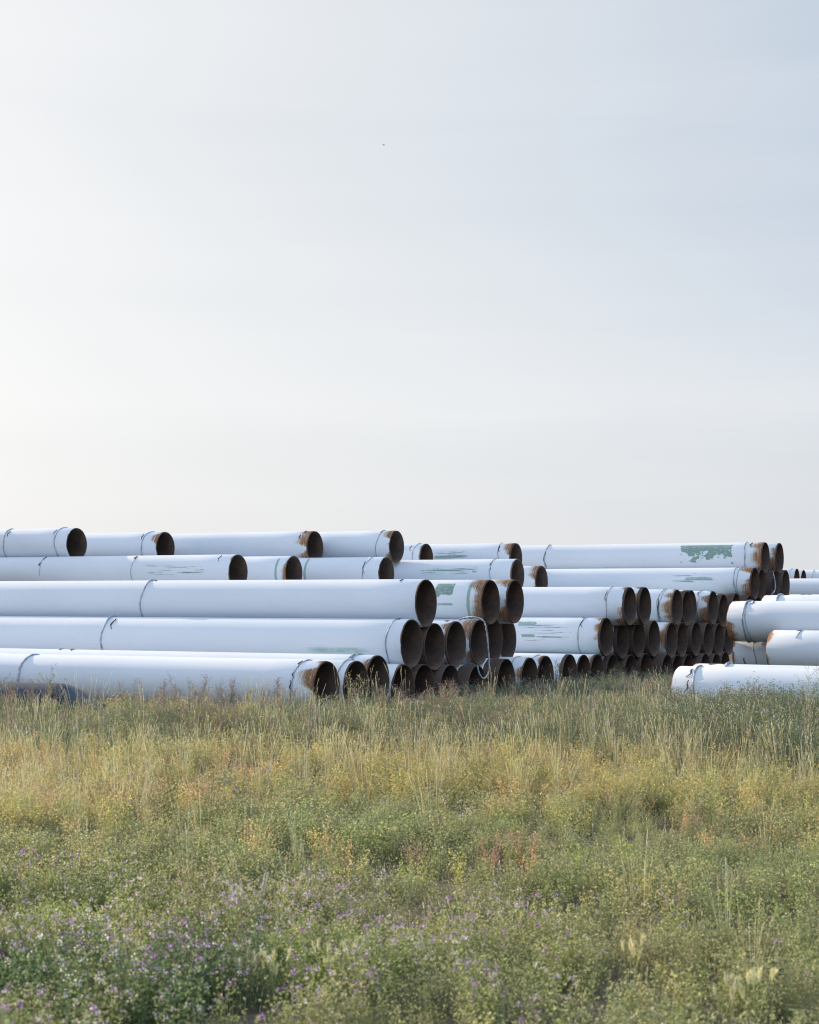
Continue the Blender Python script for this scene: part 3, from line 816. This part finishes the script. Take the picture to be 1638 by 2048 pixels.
def thistle(seed, h=0.7, pal=G_GREY, buds=((.12, .06, .08), (.10, .08, .06), (.15, .09, .13)), branch=7):
    """branched weed: leafy below, thin twigs with small round buds above"""
    b = PB(seed); r = b.r
    for k in range(r.choice([1, 2, 2, 3])):
        P = b.curve((r.uniform(-.04, .04), r.uniform(-.04, .04), -.02), h * r.uniform(.8, 1.05), r.uniform(0, .2) * h, r.uniform(0, 6.28), 7)
        sc = b.jit(pal[0])
        b.stem(P, .0032, .0012, sc)
        for j in range(34):
            f = r.uniform(.08, .8); p = at_curve(P, f); d = b.rdir(.5)
            b.leaf(p, d, r.uniform(.025, .05) * (1.1 - .6 * f), .011, b.jit(r.choice(pal), .2))
        for j in range(branch):
            f = r.uniform(.35, .95); p = at_curve(P, f); az = r.uniform(0, 6.28); bl = h * r.uniform(.10, .24)
            Q = b.curve(p, bl * .8, bl * .55, az, 4)
            b.stem(Q, .0015, .0008, sc)
            for m in range(7):
                pp = at_curve(Q, r.uniform(.3, 1)); dd = Vector(b.rdir(.4)).normalized()
                tip = Vector(pp) + dd * r.uniform(.008, .03)
                if r.random() < .55:
                    bc = b.jit(r.choice(buds), .2)
                    for _ in range(4):
                        b.leaf(tip, (r.uniform(-1, 1), r.uniform(-1, 1), r.uniform(-.2, 1)), .012, .008, bc)
                else:
                    for _ in range(2): b.leaf(pp, dd, .018, .007, b.jit(r.choice(pal), .2))
    return b

def foxtail(seed, n=7, h=0.32):
    """nodding bristly cream heads on thin stems"""
    b = PB(seed); r = b.r
    for k in range(n):
        az = r.uniform(0, 6.28); hh = h * r.uniform(.7, 1.1)
        P = b.curve((r.uniform(-.03, .03), r.uniform(-.03, .03), -.02), hh, hh * r.uniform(.05, .3), az, 6)
        b.stem(P, .0016, .001, b.jit((.22, .24, .12)))
        tip = Vector(P[-1]); up = (tip - Vector(P[-3])).normalized()
        for j in range(46):
            q = tip - up * r.uniform(0, .05)
            d = up * 1.5 + Vector((r.uniform(-1, 1), r.uniform(-1, 1), r.uniform(-.3, .6))) * .55
            b.leaf(q, d, r.uniform(.03, .06), .0030, b.jit(r.choice(((.36, .34, .21), (.33, .30, .17), (.38, .36, .24)))))
    return b

def point_cloud(name, label, cat_unused, pts, protos):
    """stuff: one object holding points; each point carries a clump"""
    src = bpy.data.collections.new(name + '_clumps')
    for p in protos: src.objects.link(p)
    pts = np.array(pts, np.float32)          # x y z rz tilt scale idx
    me = bpy.data.meshes.new(name)
    me.vertices.add(len(pts))
    me.vertices.foreach_set('co', pts[:, :3].ravel())
    def attr(nm, ty, dat, key):
        a = me.attributes.new(nm, ty, 'POINT'); a.data.foreach_set(key, dat)
    rot = np.zeros((len(pts), 3), np.float32); rot[:, 0] = pts[:, 4]; rot[:, 1] = np.roll(pts[:, 4], 1); rot[:, 2] = pts[:, 3]
    attr('rot', 'FLOAT_VECTOR', rot.ravel(), 'vector')
    attr('scl', 'FLOAT', pts[:, 5].copy(), 'value')
    attr('idx', 'INT', pts[:, 6].astype(np.int32), 'value')
    me.update()
    o = bpy.data.objects.new(name, me); COL.objects.link(o)
    g = bpy.data.node_groups.new(name + '_scatter', 'GeometryNodeTree')
    g.interface.new_socket('Geometry', in_out='INPUT', socket_type='NodeSocketGeometry')
    g.interface.new_socket('Geometry', in_out='OUTPUT', socket_type='NodeSocketGeometry')
    gi = g.nodes.new('NodeGroupInput'); go = g.nodes.new('NodeGroupOutput')
    ci = g.nodes.new('GeometryNodeCollectionInfo'); ci.inputs['Collection'].default_value = src
    ci.inputs['Separate Children'].default_value = True; ci.inputs['Reset Children'].default_value = True
    ip = g.nodes.new('GeometryNodeInstanceOnPoints'); ip.inputs['Pick Instance'].default_value = True
    def named(nm, ty):
        n = g.nodes.new('GeometryNodeInputNamedAttribute'); n.data_type = ty; n.inputs['Name'].default_value = nm
        return n.outputs['Attribute']
    e2r = g.nodes.new('FunctionNodeEulerToRotation')
    g.links.new(named('rot', 'FLOAT_VECTOR'), e2r.inputs[0])
    g.links.new(gi.outputs[0], ip.inputs['Points']); g.links.new(ci.outputs[0], ip.inputs['Instance'])
    g.links.new(named('idx', 'INT'), ip.inputs['Instance Index'])
    g.links.new(e2r.outputs[0], ip.inputs['Rotation'])
    g.links.new(named('scl', 'FLOAT'), ip.inputs['Scale'])
    g.links.new(ip.outputs[0], go.inputs[0])
    md = o.modifiers.new('scatter', 'NODES'); md.node_group = g
    tag(o, label, None, None, 'stuff')
    return o

# where plants may stand
LOW = [p for p in PIPE_POS if p[2] < 1.0]
def blocked(x, y):
    m = np.zeros(len(x), bool)
    for (px, q, z, s, a, left, L) in LOW:
        Q = x * sin(a) + y * cos(a); Sx = x * cos(a) - y * sin(a)
        inq = np.abs(Q - q) < 0.50
        ins = (Sx > s - .04) & (Sx < s + L) if left else (Sx < s + .04) & (Sx > s - L)
        m |= inq & ins
    return m

nrng = np.random.default_rng(7)
def gap(x, y):            # plants stand in clumps with darker hollows between
    return .35 + .65 * sm(vnoise(x, y, .42, 91) * .75 + vnoise(x, y, .9, 92) * .5, -.35, .05)

def scatter_points(density, y0, y1, margin=1.2, dens_fn=None):
    area_w = lambda yy: 0.5 * yy * W / F * 1.0 + margin
    n = int(density * (y1 - y0) * 2 * area_w(y1))
    y = nrng.uniform(y0, y1, n); x = nrng.uniform(-1, 1, n) * area_w(y1)
    keep = np.abs(x) < area_w(y)
    x, y = x[keep], y[keep]
    keep = ~blocked(x, y)
    # nothing shows behind the first pipes of the front stack
    Q = x * sin(AX) + y * cos(AX)
    keep &= ~((Q > 25.2) & (x * cos(AX) - y * sin(AX) < -17.3))
    x, y = x[keep], y[keep]
    if dens_fn is not None:
        k = nrng.random(len(x)) < dens_fn(x, y)
        x, y = x[k], y[k]
    return x, y

def pack(x, y, nidx, smin, smax, tilt=0.12, sfn=None):
    z = ground_z(x, y)
    n = len(x)
    s = nrng.uniform(smin, smax, n)
    if sfn is not None: s = s * sfn(x, y)
    return np.stack([x, y, z, nrng.uniform(0, 6.28, n), nrng.normal(0, tilt, n), s, nrng.integers(0, nidx, n)], 1)

def warp(x, y):           # how far back a plant feels it is: bends the zones of the field
    return y + 1.2 * vnoise(x, y, 4.0, 11) + 0.7 * vnoise(x, y, 1.5, 12)
def sm(v, a, b): return np.clip((v - a) / (b - a), 0, 1)
# zone weights
def z_gold(x, y):
    w = warp(x, y); return sm(w, 17.0, 18.3) * (1 - sm(w, 20.6, 22.2))
def z_back(x, y): return sm(warp(x, y), 20.6, 22.2)
def z_front(x, y): return 1 - sm(warp(x, y), 17.0, 18.4)
def bare(x, y):           # bare soil patches in the foreground
    b = .7 * sm(vnoise(x, y, 0.7, 31) * .7 + vnoise(x, y, 2.3, 32) * .5, .48, .62) * (1 - sm(y, 13, 17))
    for (bx, by, br) in ((-2.25, 9.65, .42), (-0.92, 9.42, .50), (-.55, 9.6, .22), (1.70, 8.95, .3), (1.3, 9.8, .18), (1.35, 13.2, .14), (2.0, 11.5, .2), (.1, 11.9, .25)):
        b = np.maximum(b, 1 - sm(np.hypot((x - bx), (y - by) * .6), br * .6, br))
    return 1 - b

# -- alfalfa
alf = [leafy(200 + i, G_ALF if i % 3 else G_GREY, h=.34, accent=G_YEL, pacc=.06).make('alfalfa_clump', LEAF) for i in range(5)]
x, y = scatter_points(52, 7.6, 28, dens_fn=lambda x, y: (z_front(x, y) + .10 * z_gold(x, y) + .15 * z_back(x, y)) * bare(x, y) * gap(x, y))
point_cloud('alfalfa', 'low grey green alfalfa covering the near half of the field', '', pack(x, y, 5, .7, 1.15, sfn=lambda x, y: .80 + .22 * vnoise(x, y, 1.7, 5) + .26 * vnoise(x, y, .5, 6)), alf)
# -- flowering alfalfa, mostly near and left
flo = [leafy(230 + i, G_ALF, h=.40, stems=8, flowers=C_PUR if i < 3 else C_LIL, nfl=7 if i != 2 else 4).make('flowering_clump', LEAF) for i in range(5)]
def fl_d(x, y):
    near = 1 - sm(y + .9 * vnoise(x, y, 1.3, 22), 11.0, 12.8)
    return np.clip(near * (.05 + .95 * (1 - sm(x, -1.2, 1.2))) * (.35 + .65 * sm(vnoise(x, y, .8, 21), -.3, .4)) + .035 * sm(y, 14, 28), 0, 1) * bare(x, y)
x, y = scatter_points(34, 7.6, 30, dens_fn=fl_d)
point_cloud('flowering_alfalfa', 'alfalfa in purple and lilac bloom, thickest at the lower left', '', pack(x, y, 5, .7, 1.1), flo)
# -- fresh lime green patches
G_LIME = [(.16, .19, .07), (.19, .215, .085), (.135, .17, .065)]
lim = [leafy(250 + i, G_LIME, h=.30, ls=.022).make('lime_clump', LEAF) for i in range(3)]
def lime_d(x, y):
    d = np.maximum(1 - np.hypot((x + .45), (y - 10.3) * .7) / .55, 1 - np.hypot((x + 2.2), (y - 11.4) * .7) / .5)
    return np.clip(d * 2, 0, 1) * .8 + .02 * (y < 17)
x, y = scatter_points(44, 8.5, 22, dens_fn=lime_d)
point_cloud('green_clover', 'fresh lime green low leaves around the foxtail tufts', '', pack(x, y, 3, .8, 1.1), lim)
# -- a darker leafy patch in the near left corner
dka = [leafy(270 + i, [(.07, .10, .05), (.09, .125, .065), (.12, .15, .08), (.055, .08, .04)], h=.44, stems=11, ls=.022, flowers=C_PUR if i else C_WHT, nfl=5, fl_n=8).make('dark_alfalfa_clump', LEAF) for i in range(3)]
x, y = scatter_points(40, 8.2, 12, dens_fn=lambda x, y: np.clip(1.6 * (1 - np.hypot((x + 1.55) / .95, (y - 9.7) / 1.0)) + .3 * vnoise(x, y, .4, 97), 0, 1))
point_cloud('dark_alfalfa', 'dark green alfalfa clump with purple and white heads in the near left corner', '', pack(x, y, 3, .8, 1.15), dka)
# -- yellowing weeds and ochre dried weeds of the middle band
yel = [leafy(260 + i, G_YEL, h=.36, accent=G_ALF, pacc=.3).make('yellow_clump', LEAF) for i in range(4)]
x, y = scatter_points(46, 9, 30, dens_fn=lambda x, y: np.clip(.66 * z_gold(x, y) + .05 * z_front(x, y) * sm(vnoise(x, y, 1.3, 41), .0, .5) * 2 + .16 * z_back(x, y), 0, 1) * bare(x, y) * gap(x, y))
point_cloud('yellowing_weeds', 'yellowing leafy weeds in the middle band of the field', '', pack(x, y, 4, .75, 1.2), yel)
och = [leafy(280 + i, G_OCH if i != 1 else G_BRN, h=.34, stems=10, ls=.015, nodes=18, accent=G_YEL, pacc=.15, stemc=(.30, .20, .11)).make('ochre_clump', LEAF) for i in range(4)]
x, y = scatter_points(42, 10, 30, dens_fn=lambda x, y: np.clip(.62 * z_gold(x, y) * sm(vnoise(x, y, 2.2, 51), -.6, .3) + .12 * z_front(x, y) * sm(vnoise(x, y, .9, 52), .1, .5) + .06 * z_back(x, y), 0, 1) * bare(x, y) * gap(x, y))
point_cloud('ochre_weeds', 'orange and ochre dried weeds between the green front and the taller back', '', pack(x, y, 4, .7, 1.2), och)
# -- taller grey green weeds against the pipes
bk = [leafy(300 + i, G_GREY if i == 3 else G_BACK, h=.55, stems=10, spread=.17, ls=.020, nodes=17, flowers=C_LIL if i % 3 == 0 else None, nfl=4, accent=G_DARK, pacc=.3, fl_n=6).make('back_clump', LEAF) for i in range(5)]
x, y = scatter_points(38, 19, 41, dens_fn=lambda x, y: np.clip(.95 * z_back(x, y) * (.55 + .45 * sm(vnoise(x, y, 1.1, 62), -.5, .1)) * gap(x, y) + .04, 0, 1))
point_cloud('tall_weeds', 'taller grey green weeds with small lilac heads growing against the pipes', '', pack(x, y, 5, .75, 1.15, sfn=lambda x, y: (.60 + .20 * (1 - sm(y, 26.5, 28.5)) + .22 * sm(y, 30, 32.5) + .03 * sm(-x, 4.6, 6.2) - .13 * sm(-x, .8, 1.8) * sm(y, 24.5, 26.5) * (1 - sm(-x, 4.6, 6.2)) + .30 * sm(x, 2.6, 4.6) * (1 - sm(y, 28.5, 30.5))) * (1 + .18 * vnoise(x, y, 1.6, 61) + .16 * vnoise(x, y, .55, 63))), bk)
dk = [leafy(380 + i, G_BACK if i else G_DARK, h=.55, stems=12, spread=.2, ls=.022, nodes=19, flowers=C_LIL if i == 1 else None, nfl=5, fl_n=5).make('shade_toned_clump', LEAF) for i in range(3)]  # darkened palette: the shade by the pipes is put into the leaf colour
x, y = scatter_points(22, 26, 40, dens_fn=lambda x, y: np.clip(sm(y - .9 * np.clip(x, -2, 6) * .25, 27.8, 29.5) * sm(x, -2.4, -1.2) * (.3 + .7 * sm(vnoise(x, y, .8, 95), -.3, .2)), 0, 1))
point_cloud('shade_toned_weeds', 'bushy weeds below the stacked pipe mouths, shade put into their dark leaf colour', '', pack(x, y, 3, .75, 1.1, sfn=lambda x, y: .72 + .25 * sm(y, 30, 33) + .2 * vnoise(x, y, .7, 96)), dk)
th = [thistle(320 + i, h=.72).make('thistle_clump', LEAF) for i in range(6)]
x, y = scatter_points(8, 22, 40, dens_fn=lambda x, y: z_back(x, y) * (.22 + .25 * sm(y, 29, 31) + .7 * sm(vnoise(x, y, 1.2, 71), -.2, .5)))
point_cloud('budding_thistles', 'thin branched thistles with small dark pink buds standing above the weeds', '', pack(x, y, 6, .6, 1.05, .1), th)
# -- dry grass
gr = [grasses(340 + i, h=.62 if i % 2 else .8, green=[(.26, .24, .12), (.34, .30, .16)] if i % 2 else None).make('grass_clump', STRAW) for i in range(6)]
x, y = scatter_points(13, 9, 39, dens_fn=lambda x, y: np.clip(.03 * z_front(x, y) + z_gold(x, y) * (.25 + .75 * sm(vnoise(x, y, 1.8, 81), -.5, .5)) + .36 * z_back(x, y) * (1 - .5 * sm(-x, .8, 1.8) * sm(y, 25.5, 27)) * (1 - .7 * sm(y, 29, 31)) * sm(vnoise(x, y, 1.5, 82), -.4, .4), 0, 1))
point_cloud('dry_grass', 'straw coloured dry grass stalks scattered through the back half of the field', '', pack(x, y, 6, .6, 1.05, .1), gr)
# -- low litter and short grass that closes the ground
sh = [grasses(360 + i, h=.12, n=2, blades=16, spread=.12, green=[(.12, .13, .06), (.2, .18, .09), (.3, .25, .14)], head=.04).make('short_clump', STRAW) for i in range(3)]
x, y = scatter_points(18, 7.6, 34, dens_fn=lambda x, y: .35 + .65 * bare(x, y))
point_cloud('short_grass', 'short mixed grass and litter close to the soil', '', pack(x, y, 3, .7, 1.3), sh)

# -- single plants that stand out
def plant(kind, b, mat, px, y, label, cat, group=None, s=1.0, rz=0.0):
    X = (px - W / 2) / F * y
    o = b.make(kind, mat, None, True)
    o.location = (X, y, float(ground_z(X, y))); o.scale = (s, s, s); o.rotation_euler = (0, 0, rz)
    tag(o, label, cat, group)
    return o
FT = 'cream foxtail tufts at the bottom edge'
for (px, yy, n, lab) in ((492, 9.75, 6, 'cream foxtail tuft beside the bare soil at the lower left'),
                         (548, 9.75, 9, 'fullest cream foxtail tuft, in front of the bright green alfalfa'),
                         (648, 9.9, 3, 'small foxtail tuft just right of the fullest one'),
                         (712, 9.9, 7, 'foxtail tuft in the bright green alfalfa near the bottom middle'),
                         (1262, 10.0, 3, 'single pale foxtail head in the right foreground above the bottom edge pair'),
                         (1460, 9.05, 5, 'foxtail tuft at the bottom edge, left one of the close pair'),
                         (1505, 9.1, 5, 'foxtail tuft at the bottom edge, right one of the close pair')):
    plant('foxtail_grass', foxtail(400 + int(px), n + 4, .30), STRAW, px, yy, lab, 'grass', FT)
plant('grass_tuft', grasses(501, h=.62, n=12, pal=[(.42, .43, .30), (.48, .46, .33)], spread=.10, blades=14, green=[(.2, .23, .12)]), STRAW, 498, 11.6,
      'tall pale grass tuft standing alone left of centre in the foreground', 'grass')
plant('grass_tuft', grasses(502, h=.95, n=16, spread=.25, blades=8), STRAW, 160, 25.5, 'tan grass tuft leaning right, at the left under the dark wrapped pipe', 'grass')
plant('grass_tuft', grasses(503, h=.9, n=14, spread=.22, blades=8), STRAW, 25, 24.5, 'tan grass tuft at the left edge of the field', 'grass')
plant('grass_tuft', grasses(504, h=.95, n=12, spread=.22, blades=6), STRAW, 815, 29.3, 'dry stalks standing in front of the black bottom row mouths', 'grass')
plant('grass_tuft', grasses(505, h=.95, n=12, spread=.25, blades=6), STRAW, 700, 28.0, 'dry stalks standing beside the green weed at the lowest mouth', 'grass')
plant('grass_tuft', grasses(506, h=.75, n=16, spread=.2, blades=8), STRAW, 1185, 22.2, 'pale fine grass tuft in the golden band right of centre', 'grass')
plant('grass_tuft', grasses(507, h=.9, n=16, spread=.3, blades=8), STRAW, 1585, 22.0, 'tan grass tuft in the golden band at the right edge', 'grass')

def bush(seed, h, n, pal, ls=.022):
    b = leafy(seed, pal, h=h, stems=n, spread=.22, ls=ls, nodes=26, flowers=C_LIL, nfl=3, fl_n=5)
    c = thistle(seed + 1, h * 1.05, pal, branch=12)
    off = len(b.V); b.V += c.V; b.C += c.C; b.F += [tuple(i + off for i in f) for f in c.F]
    return b
plant('bushy_weed', bush(601, .82, 12, G_GREY), LEAF, 712, 27.6, 'green weed with pale lilac heads covering the second bottom mouth', 'weed')
plant('bushy_weed', bush(611, .95, 10, G_DARK), LEAF, 1112, 35.4, 'dark bushy weed with small black buds between the bottom row mouths', 'weed')
plant('bushy_weed', bush(621, .95, 6, G_ALF), LEAF, 1622, 26.6, 'tall broad leaved weed with thin twigs at the right edge before the white pipe', 'weed')
for (px, yy, hh, lab) in ((98, 27.8, .85, 'budding thistle in front of the dark wrapped pipe, at its middle'),
                          (345, 27.0, .80, 'budding thistle against the long white pipe, left one of a wide pair'),
                          (400, 27.2, .82, 'reddish budding thistle against the long white pipe, right one of a wide pair'),
                          (1150, 35.5, .80, 'budding thistle against the dark mouth right of the dark bushy weed'),
                          (1220, 35.0, .78, 'budding thistle under the widest rusty collar of the right middle row'),
                          (1503, 25.9, .80, 'thin budding thistle in front of the middle of the white fallen pipe')):
    plant('thistle', thistle(700 + px, hh, branch=9), LEAF, px, yy, lab, 'weed', 'single thistles against the pipes')
